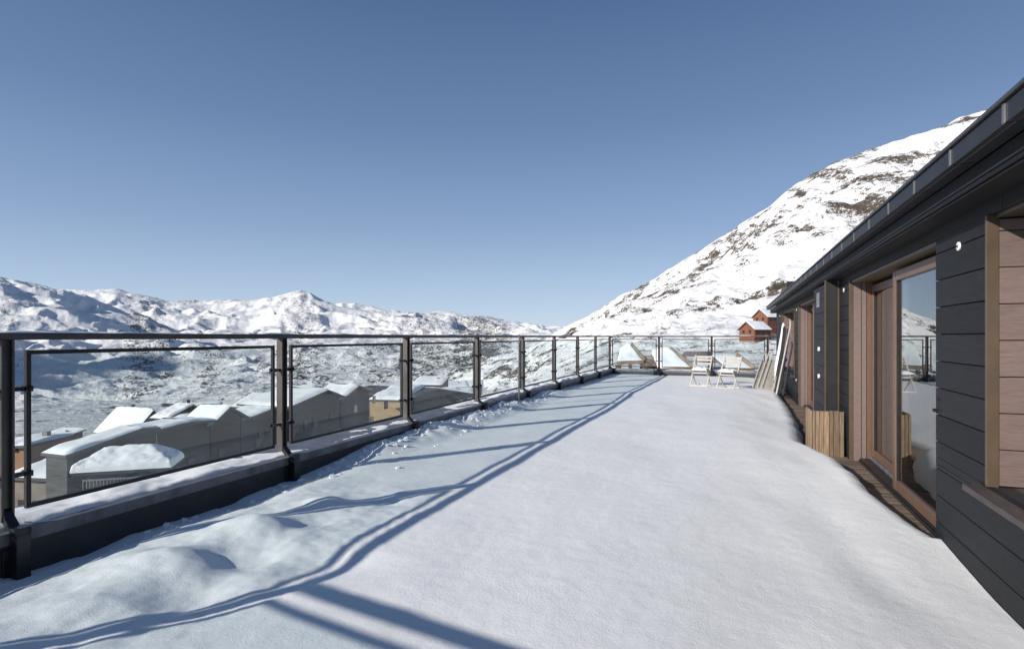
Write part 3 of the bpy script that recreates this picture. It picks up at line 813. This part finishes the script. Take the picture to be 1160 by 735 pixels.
# low ground all round
r_ = [3., 60, 400, 2000, 9000, 30000]; hs = [-16, -24, -70, -160, -420, -700]
aa = np.linspace(0, 2*np.pi, 97)
Rr, Aa = np.meshgrid(r_, aa, indexing='ij'); Hh = np.repeat(np.array(hs)[:, None], 97, 1).astype(float)
tag(gridmesh('valley_floor', np.stack([Rr*np.cos(Aa), Rr*np.sin(Aa), Hh], -1), m_far, attrs={'rock': Hh*0}, flip=True), kind='structure')

# ============================================================= THE VILLAGE
def sY(Xf, px):
    k = -Xf/CT*F if Xf < 0 else 0
    Z = k/(830-px); return (Z+Xf*ST)/CT, Z
def snowcap(quad, th, name, parent, seed, over=.12):
    """thick snow on a roof plane; quad = four corners a,b (eave), c,d (ridge)"""
    a, b_, c, d = [Vector(p) for p in quad]
    n = 16; P = np.zeros((n+1, n+1, 3))
    nrm = (b_-a).cross(d-a).normalized()
    if nrm.z < 0: nrm = -nrm
    for i in range(n+1):
        for j in range(n+1):
            u, v = i/n, j/n
            p = (a.lerp(b_, u)).lerp(d.lerp(c, u), v)
            e = max(0, 1-abs(2*u-1)**10)**.5*(max(0, 1-(1-v)**12)**.5 if v < .5 else 1)
            t = th*.6*(1+.5*float(pn(np.array(p.x*.35), np.array(p.y*.35), seed))+.35*float(pn(np.array(p.x*1.3), np.array(p.y*1.3), seed+5)))*e
            P[i, j] = p+Vector((0, 0, 1))*t
    # skirt
    o = gridmesh(name, P, M['roofsnow'], parent)
    return o
def house_y(name, label, Xf, depth, Y0, Ym, Y1, zE0, zR, zE1, wall, ground=-17, cat='house', th=.4, wins=(), gable=None, group=None, over=.45, snow=(1, 1), side=()):
    """house whose gable looks across at the terrace (plane x = Xf), ridge running away along -x"""
    root = empty(name, (Xf, Y0, ground)); tag(root, label, cat, group)
    Y0, Ym, Y1 = [v-Y0 for v in (Y0, Ym, Y1)]; zE0, zR, zE1 = [z-ground for z in (zE0, zR, zE1)]
    MB().prism([(Y0, 0), (Y1, 0), (Y1, zE1), (Ym, zR), (Y0, zE0)], -depth, 0, 'x').build('wall', wall, root)
    rf = MB(); t = .16
    for (ya, za, yb, zb) in ((Y0, zE0, Ym, zR), (Y1, zE1, Ym, zR)):
        s = (zb-za)/max(.1, abs(yb-ya)); yo = ya-over*(1 if ya < yb else -1); zo = za-s*over
        rf.prism([(yo, zo+.01), (yb, zb+.01), (yb, zb+t+.03), (yo, zo+t)], -depth-over, over, 'x')
    ro = rf.build('roof', M['slate'] if gable is None else gable, root)
    for k, (ya, za, yb, zb) in enumerate(((Y0, zE0, Ym, zR), (Y1, zE1, Ym, zR))):
        if not snow[k]: continue
        s = (zb-za)/max(.1, abs(yb-ya)); yo = ya-over*.9*(1 if ya < yb else -1); zo = za-s*over*.9
        snowcap([(-depth-over*.9, yo, zo+t), (over*.86, yo, zo+t), (over*.86, yb, zb+t), (-depth-over*.9, yb, zb+t)], th, 'roof_snow', root, int(abs(Xf*7+Y0*3))+k)
    cy = Ym+(Y1-Ym)*.35
    if Xf < -50: MB().box(-depth*.7-.25, -depth*.7+.25, cy-.3, cy+.3, zR-1.0, zR+.85).build('chimney', M['vstone'], ro)
    for (y, z, wy, wz, m) in wins:                                 # windows on the gable front
        f = MB().box(.0, .05, y-wy/2-.08, y+wy/2+.08, z-wz/2-.08, z+wz/2+.08).build('window', M['vochre'] if m == 'vlight' else M['core'], root)
        MB().box(.05, .065, y-wy/2, y+wy/2, z-wz/2, z+wz/2).build('pane', M[m], f)
    for (x, z, wx, wz, m) in side:                                 # windows on the near side wall
        f = MB().box(-x-wx/2-.08, -x+wx/2+.08, -.05, 0, z-wz/2-.08, z+wz/2+.08).build('window', M['core'], root)
        MB().box(-x-wx/2, -x+wx/2, -.065, -.05, z-wz/2, z+wz/2).build('pane', M[m], f)
    return root
def hpx(name, label, Xf, depth, p0, pm, p1, y0, ym, y1, wall, **kw):
    """survey a house from where its gable's corners stand in the photograph"""
    (Y0, Z0), (Ym, Zm), (Y1, Z1_) = sY(Xf, p0), sY(Xf, pm), sY(Xf, p1)
    return house_y(name, label, Xf, depth, Y0, Ym, Y1, CZ-(y0-HY)/F*Z0, CZ-(ym-HY)/F*Zm, CZ-(y1-HY)/F*Z1_, wall, **kw)
GR = 'grey boarded terrace houses below the railing'
def rowwins(n, rows, Ya, Yb, z0, dz, lit=()):
    out = []; c = 0
    for r in range(rows):
        for k in range(n):
            y = Ya+(Yb-Ya)*(k+.5)/n; out.append((y, z0+r*dz, .8, 1.0, 'vlight' if c in lit else 'vglass')); c += 1
    return out
# the long grey row, left to right
hpx('terrace_house', 'grey boarded house with a low snowy ridge, left end of the long row', -35, 2.2, 178, 212, 238, 488, 480, 478, M['vwall'], group=GR, wins=[(2.5, 9.9, .5, .6, 'vglass'), (5.0, 10.1, .5, .6, 'vglass'), (8.5, 10.2, .5, .6, 'vglass')], th=.22)
hpx('terrace_house', 'grey boarded house with a sharp shaded roof slope in the row before the second post', -35, 2.4, 239, 257, 272, 480, 463, 471, M['vwall'], group=GR, th=.2)
hpx('terrace_house', 'grey boarded house with a long sunlit snow roof just left of the second post', -35.4, 2.6, 273, 308, 327, 477, 464, 466, M['vwall'], group=GR, wins=[(2, 10.6, .5, .7, 'vglass'), (4.2, 10.6, .5, .7, 'vlight'), (7.0, 10.6, .5, .7, 'vglass')], th=.22)
hpx('terrace_house', 'grey house with lit windows, steep dark gable and broad white roof', -35, 5, 328, 368, 385, 461, 444, 450, M['vwall'], group=GR, th=.28,
    wins=[(2.0, 10.9, .5, .7, 'vglass'), (3.2, 10.9, .5, .7, 'vglass'), (6.2, 9.4, .9, .7, 'vlight'), (7.2, 9.4, .5, .7, 'vglass'), (9.0, 11.4, .4, .6, 'vlight'), (5.4, 11.2, .4, .6, 'vglass')])
hpx('terrace_house', 'grey house with ochre boards under its gable, beside the tan building', -35, 3, 386, 403, 418, 452, 439, 443, M['vwall'], group=GR, th=.28,
    wins=[(1.2, 9.4, .5, .5, 'vlight'), (5.4, 12.0, .35, .6, 'vlight'), (5.0, 9.8, .4, .7, 'vlight'), (7.6, 11.2, .5, .7, 'vglass')], gable=M['vochre'])
hpx('terrace_house', 'low grey house with a plain dark roof ridge, right of the tan building', -34, 9, 470, 492, 548, 449, 441, 449, M['vwall'], group=GR, th=.08, snow=(0, 1))
# tan building with sunlit front looking this way
def block(name, label, c, sx, sy, zt, ground, wall, rz=0., th=.4, cat='house', wins=(), over=.35, roofm=None, slope=0.):
    root = empty(name, (c[0], c[1], ground), rz); tag(root, label, cat); h = zt-ground
    w_ = MB(); w_.prism([(0, 0), (sy, 0), (sy, h+slope), (0, h)], 0, sx, 'x'); w_.build('wall', wall, root)
    r = MB().prism([(-over, h+.01-slope*over/sy), (sy+over, h+slope*(1+over/sy)+.01), (sy+over, h+.2+slope*(1+over/sy)), (-over, h+.2-slope*over/sy)], -over, sx+over, 'x')
    rr_ = r.build('roof', roofm or M['slate'], root)
    MB().box(sx*.7, sx*.7+.4, sy*.6, sy*.6+.4, h-.2+slope*.6, h+.75+slope*.6).build('chimney', M['vstone'], rr_)
    if th: snowcap([(-over*.95, -over*.95, h+.2-slope*over/sy), (sx+over*.95, -over*.95, h+.2-slope*over/sy), (sx+over*.95, sy+over, h+.2+slope), (-over*.95, sy+over, h+.2+slope)], th, 'roof_snow', root, int(sx*7+sy))
    for (x, z, wx, wz, m) in wins:
        f = MB().box(x-wx/2-.09, x+wx/2+.09, -.06, 0, z-wz/2-.09, z+wz/2+.09).build('window', M['core'], root)
        MB().box(x-wx/2, x+wx/2, -.075, -.06, z-wz/2, z+wz/2).build('pane', M[m], f)
    return root
p = wpt(419, 454, 64)
block('tan_house', 'tan boarded house with sunlit front and thick snowy roof between grey houses', (p.x, p.y), 3.9, 7, p.z, -17, M['vtan'], rz=TH*.5, th=.55, over=.12, slope=.9,
      wins=[(1.1, 7.2, .4, .7, 'vglass'), (2.8, 7.2, .4, .7, 'vglass')])
p = wpt(462, 447, 96)
block('chalet', 'distant house with broad flat snowy roof behind the tan boarded house', (p.x, p.y), 11, 7, p.z, -22, M['vwall'], rz=TH, th=.7)
p = wpt(292, 456, 70)
block('chalet', 'house with two white roof steps behind the second post', (p.x, p.y), 5, 6, p.z, -19, M['vwall'], rz=TH, th=.4, slope=1.2)
# brown chalets further back
hpx('brown_chalet', 'brown chalet with one big white roof slope, largest on the left', -90, 8.5, 150, 172, 188, 491, 466, 478, M['vbrown'], ground=-24, th=.6, wins=[(3, 6.5, 1, 1, 'vglass')], group='brown chalets below the terrace')
hpx('brown_chalet', 'small brown chalet with antenna-like chimney, right of the big white roof', -80, 3, 190, 217, 234, 474, 460, 468, M['vbrown'], ground=-22, th=.5, wins=[(3.5, 6.8, 1, 1, 'vochre'), (6, 6.5, .8, .8, 'vglass')], group='brown chalets below the terrace')
hpx('brown_chalet', 'low brown chalet with a thin snowy roof edge in front of the small one', -70, 1.8, 192, 222, 246, 481, 472, 472, M['vbrown'], ground=-20, th=.4, group='brown chalets below the terrace')
for i_, (px, py, Zd, sx_, sy_, lab, wl) in enumerate([
    (466, 436, 130, 7, 6, 'tiny snow roofed house beyond the grey row, left of the third post gap', 'vbrown'),
    (496, 439, 150, 8, 6, 'tiny flat snow roofed house just beyond the low grey roof', 'vwall'),
    (523, 438, 165, 6, 6, 'farthest tiny snow roofed house right of the low grey roof', 'vdrab'),
    (210, 468, 120, 6, 5, 'tiny brown chalet behind the small brown chalet on the left', 'vbrown'),
    (262, 461, 95, 5, 5, 'small grey chalet peeping over the row of grey houses', 'vwall'),
    (36, 497, 105, 6, 5, 'small dark house at the foot of the valley slope, far left', 'vbrown')]):
    p = wpt(px, py, Zd)
    block('small_house', lab, (p.x, p.y), sx_, sy_, p.z, -30, M[wl], rz=TH+R(random.uniform(-25, 25)), th=.4, slope=random.uniform(.6, 1.5), wins=[(sx_*.3, p.z+30-1.2, .9, .8, 'vglass'), (sx_*.7, p.z+30-1.2, .9, .8, 'vglass')])
# near left: broad flat roofs
p = wpt(28, 514, 46)
block('flat_house', 'tan grey house with a wide smooth snow roof behind the grey annex', (p.x, p.y), 6.2, 9, p.z, -15, M['vdrab'], rz=TH+R(6), th=.2, slope=-.5)
p = wpt(14, 541, 36)
block('low_house', 'small tan house with bluish snow roof and two dark windows, lower left', (p.x, p.y), 2.9, 5, p.z, -14, M['vdrab'], rz=TH-R(8), th=.25, slope=1.0, roofm=M['slate'],
      wins=[(.8, 4.9, .5, .6, 'vglass'), (1.9, 4.9, .6, .6, 'vglass'), (.9, 3.5, .6, .6, 'vglass'), (2.1, 3.5, .5, .6, 'vglass')])
p = wpt(4, 508, 42)
block('orange_house', 'orange rendered house with one small dark window at the left edge', (p.x-1.2, p.y), 2.3, 4, p.z, -14, M['vorange'], rz=TH, th=.3, wins=[(1.5, 7.3, .45, .5, 'vglass'), (1.5, 4.9, .45, .5, 'vglass')])
# grey annex with its long lean-to roof, and the hipped snow roof in front
hpx('grey_annex', 'grey boarded annex with a narrow snow strip along its sloping roof', -30, 1.6, 76, 160, 177, 518, 488.5, 487, M['vwall'], th=.22, over=.15)
b = MB(); pp = wpt(77, 520, 36.5); b.tube([(0, 0, -3), (0, 0, 0)], .05, 8); b.tube([(.25, 0, -3), (.25, 0, .2)], .04, 8)
o = b.build('flue_pipe', M['seam']); o.location = pp+Vector((0, 0, -1.0)); tag(o, 'pair of thin pale flue pipes at the corner of the grey annex', 'pipe')
def hip(name, label, c, L, Wd, rise, zE, ground, wall, rz):
    root = empty(name, (c.x, c.y, ground), rz); tag(root, label, 'house'); h = zE-ground
    MB().box(-L/2+.5, L/2-.5, -Wd/2+.5, Wd/2-.5, 0, h).build('wall', wall, root)
    MB().box(-L/2+.05, L/2-.05, -Wd/2+.05, Wd/2-.05, h+.005, h+.15).build('roof', M['slate'], root)
    n = 44; u = np.sin(np.linspace(-1, 1, n)*np.pi/2); U, V = np.meshgrid(u, u, indexing='ij')
    dx = (1-np.abs(U))*L/2; dy = (1-np.abs(V))*Wd/2
    d = np.minimum(dx, dy); zz = h+.15+.30*np.clip(d/.06, 0, 1)**.5+rise*np.clip(d/(Wd/2), 0, 1)
    zz = zz+.06*pn(U*L*.5, V*Wd*.5, 71)+.05*pn(U*L*1.8, V*Wd*1.8, 72)+.05*pn(U*L*3.5, V*Wd*3.5, 73)
    zz = np.where(d <= 0, h+.15, zz)
    gridmesh('roof_snow', np.stack([U*L/2, V*Wd/2, zz], -1), M['roofsnow'], root)
    r = MB()
    for k in range(24): x = -L/2+.5+k*(L-1)/23; r.box(x-.02, x+.02, -Wd/2+.1, -Wd/2+.13, h-1.5, h-.2)
    r.box(-L/2+.5, L/2-.5, -Wd/2+.09, -Wd/2+.14, h-.3, h-.22)
    r.build('balustrade', M['seam'], root)
    return root
c_ = wpt(148, 527, 29)
hip('hipped_house', 'small house under a thick hipped cap of snow in the lower left pane', c_, 4.3, 2.5, .75, wpt(120, 535, 28).z, -14, M['vwall'], R(38))
# faint glazed lantern behind it
# ------------------------------------------- roofs just beyond the far railing
def gable(name, label, c, L, Wd, hE, hR, wall, rz, ground, th=.25, gmat=None, grp=None, beams=True):
    """ridge along local x, gables facing local -x / +x"""
    root = empty(name, (c.x, c.y, ground), rz); tag(root, label, 'chalet', grp)
    a, r = hE-ground, hR-ground
    MB().prism([(-Wd/2, 0), (Wd/2, 0), (Wd/2, a), (0, r), (-Wd/2, a)], 0, L, 'x').build('wall', wall, root)
    rf = MB(); ov = .4; s = (r-a)/(Wd/2)
    for q in (-1, 1):
        rf.prism([(q*(Wd/2+ov), a-s*ov+.01), (0, r+.01), (0, r+.17), (q*(Wd/2+ov), a-s*ov+.14)], -ov, L+ov, 'x')
    ro = rf.build('roof', M['slate'], root)
    if beams:
        bb = MB()
        for x in (-ov-.045, L+ov+.045):
            for q in (-1, 1): bb.bar((x, q*(Wd/2+ov+.05), a-s*ov-.02), (x, 0, r+.03), .07, .26, up=(0, 0, 1))
        bb.build('barge_board', M['vochre'] if gmat is None else gmat, root)
    for k, q in enumerate((-1, 1)):
        snowcap([(-ov*.9, q*(Wd/2+ov*.9), a-s*ov*.9+.13), (L+ov*.9, q*(Wd/2+ov*.9), a-s*ov*.9+.13), (L+ov*.9, 0, r+.16), (-ov*.9, 0, r+.16)], th, 'roof_snow', root, int(L*3+Wd)+k)
    return root

from mathutils.bvhtree import BVHTree
_mo = bpy.data.objects['mountainside']
_bv = BVHTree.FromObject(_mo, bpy.context.evaluated_depsgraph_get()) if False else None
def ground_fn():
    me = _mo.data; n = len(me.vertices); v = np.empty(n*3, np.float32); me.vertices.foreach_get('co', v)
    return v.reshape(len(Z2), len(t2), 3)
_G = ground_fn()
def on_slope(px, py, off=0.):
    """first point of the mountainside surface seen at this bearing and height"""
    t = (px-580)/F; i = int(round((t-t2[0])/(t2[1]-t2[0]))); colm = _G[:, i]
    X, Y, Hh = colm[:, 0], colm[:, 1], colm[:, 2]; Zd = -X*ST+Y*CT
    yi = HY-(Hh-CZ)/Zd*F
    k = np.argmax((yi <= py) & (Zd > 40)); return Vector(colm[k]), float(Zd[k])
GB = 'snowy timber roofs just beyond the far railing'
def lean_to(name, label, pts, Z, wall=None, snow=.28, dz=2.2, beam='vochre'):
    """mono-pitch timber roof on posts: pts = ridge left, ridge right, eave right, eave left in the photograph"""
    TL, TR, BR, BL = [wpt(x, y, Z+(dz if k < 2 else 0)) for k, (x, y) in enumerate(pts)]
    o = BL.copy(); o.z = -9
    root = empty(name, o); tag(root, label, 'shelter', GB)
    TL, TR, BR, BL = [p-o for p in (TL, TR, BR, BL)]
    dn = Vector((0, 0, -.16))
    MB().add([BL, BR, TR, TL, BL+dn, BR+dn, TR+dn, TL+dn], [(0,1,2,3), (7,6,5,4), (0,4,5,1), (1,5,6,2), (2,6,7,3), (3,7,4,0)]).build('roof', M['vbrown'], root)
    if snow: snowcap([tuple(BL), tuple(BR), tuple(TR), tuple(TL)], snow, 'roof_snow', root, int(Z))
    if beam:
        off = (BR-BL).normalized()*.09
        MB().bar(BR+off+Vector((0, 0, .06)), TR+off+Vector((0, 0, .06)), .10, .30).build('barge_board', M[beam], root)
        off = (BL-TL); off.z = 0; off = off.normalized()*.07
        MB().bar(BL+off-Vector((0, 0, .05)), BR+off-Vector((0, 0, .05)), .1, .24).build('eave_board', M[beam], root)
    for p in (BL, BR, TL, TR): MB().bar(p+Vector((0, 0, -.17)), Vector((p.x, p.y, 0)), .2, .2).build('post', M['vbrown'], root)
    if wall:
        q = Vector((BL.lerp(TL, .9).x, BL.lerp(TL, .9).y, 0))
    return root
lean_to('shelter', 'snow covered timber shelter with ochre eave board behind the leftmost far pane', [(702, 397), (714, 391), (729, 409), (699, 410)], 40)
lean_to('shelter', 'snow covered timber shelter with a diagonal ochre board behind the middle far pane', [(738, 400), (758, 396), (784, 417), (746, 418)], 38)
lean_to('shelter', 'timber shelter with dark roof and ochre verge behind the right folding chair', [(806, 402), (833, 403), (853, 418), (826, 419)], 36, snow=.05)
lean_to('shelter', 'low dark slab roof in the snow behind the left folding chair', [(776, 398), (806, 398), (804, 402), (772, 402)], 60, snow=0, beam=None)
# stacked logs, pale cut ends towards the terrace
lp = empty('log_stack', wpt(738, 415, 40), TH+R(8)); tag(lp, 'stack of pale cut logs behind the far railing, left of its second post', 'log pile')
k = 0
for r, n in enumerate((4, 3, 2)):
    for i in range(n):
        x = (i-(n-1)/2)*.27; lg = MB().tube([(x, -.6, .13+r*.23), (x, .9, .13+r*.23)], .125, 12)
        lg.build('log', M['crate'], lp)
MB().box(-.62, .62, -.3, -.2, -6, .005).box(-.62, .62, .5, .6, -6, .005).build('bearer', M['vbrown'], lp)

def red_chalet(px, pr, pe, pb, Z, L, Wd, rz, lab):
    c = wpt(px, pr, Z); zE = wpt(px, pe, Z).z; zB = wpt(px, pb, Z).z; g = zB-4.5
    root = gable('log_chalet', lab, c, L, Wd, zE, c.z, M['vred'], rz, g, th=.35, gmat=M['vbrown'], grp='red log chalets on the slope')
    MB().box(-.06, L+.06, -Wd/2-.06, Wd/2+.06, 0, zB-g).build('stone_base', M['vstone'], root)
    h = zE-g; hb = zB-g
    bal = MB(); bal.box(-1.0, L, -Wd/2-1.1, -Wd/2-.065, hb+.35*(h-hb)-.1, hb+.35*(h-hb)+.05)
    y = 0
    bal.box(-1.0, L, -Wd/2-1.12, -Wd/2-1.04, hb+.35*(h-hb)+.75, hb+.35*(h-hb)+.87)
    x = -1.0
    while x < L: bal.box(x, x+.1, -Wd/2-1.1, -Wd/2-1.05, hb+.35*(h-hb)+.05, hb+.35*(h-hb)+.75); x += .24
    bal.build('balcony', M['vred'], root)
    for i in range(3):
        x = L*(i+.5)/3
        f = MB().box(x-.6, x+.6, -Wd/2-.05, -Wd/2, h-1.5, h-.35).build('window', M['vbrown'], root)
        MB().box(x-.48, x+.48, -Wd/2-.07, -Wd/2-.05, h-1.4, h-.45).build('pane', M['vglass'], f)
    for i in (-1, 1):
        f = MB().box(-.05, 0, i*1.3-.5, i*1.3+.5, h-1.3, h-.2).build('window', M['vbrown'], root)
        MB().box(-.07, -.05, i*1.3-.4, i*1.3+.4, h-1.2, h-.3).build('pane', M['vglass'], f)
    MB().box(L*.55, L*.55+.7, .3, 1.0, h, h+ (c.z-zE)+.7).build('chimney', M['vstone'], root)
red_chalet(846, 365, 373, 387, 175, 6.6, 6.2, TH+R(22), 'lower red log chalet with a balcony and stone base, partly behind the skis')
red_chalet(861, 351, 359, 378, 200, 7.5, 6.4, TH+R(24), 'upper red log chalet standing behind the lower one by the eave')

# ------------------------------------------- snowy bushes on the bank beyond the railing
def bush(px, py, h, seed, lab):
    rnd = random.Random(seed); c, Zd = on_slope(px, py)
    root = empty('bush', c); tag(root, lab, 'bush', 'bare bushes on the bank beyond the railing')
    st = MB(); sn = MB()
    for k in range(26):
        a = rnd.uniform(0, 6.28); l = h*rnd.uniform(.5, 1); s = rnd.uniform(.3, 1.1); r0 = h*rnd.uniform(0, .8)
        o_ = Vector((math.cos(a)*r0, math.sin(a)*r0, -.3))
        q = o_+Vector((math.cos(a)*s*l*.3, math.sin(a)*s*l*.3, .3+l*.5)); e = o_+Vector((math.cos(a+.3)*s*l*.7, math.sin(a+.3)*s*l*.7, .3+l))
        st.tube([o_, q, e], [.03*h, .022*h, .008], 5)
        for j in range(5):
            t = rnd.uniform(.2, 1); b0 = q.lerp(e, t); b1 = b0+Vector((rnd.uniform(-1, 1), rnd.uniform(-1, 1), rnd.uniform(.0, .6)))*h*.3
            st.tube([b0, b1], [.015*h, .006], 4)
            if rnd.random() < .5:
                m_ = b0.lerp(b1, .7); r_ = rnd.uniform(.06, .14)*h
                sn.tube([m_+Vector((-r_, 0, .01)), m_+Vector((0, 0, r_*.4)), m_+Vector((r_, r_*.4, 0))], [r_*.3, r_*.7, r_*.25], 7)
    st.build('stems', M['twig'], root); sn.build('snow', M['roofsnow'], root)
for i, (px, py, h) in enumerate([(556, 430, 1.3), (572, 437, 1.2), (587, 428, 1.5), (606, 432, 1.0), (628, 424, .8), (642, 420, .9), (668, 412, .8)]):
    bush(px, py, h, 200+i, ['bare bush beside the fourth post, leftmost on the bank', 'low bare bush just left of the pale pole', 'tall bare bush seen right beside the pale pole', 'small bare bush low in the pane right of the pale pole', 'small bare bush near the seventh post', 'tiny bare bush in the second pane before the far corner', 'last small bare bush before the far corner of the railings'][i])
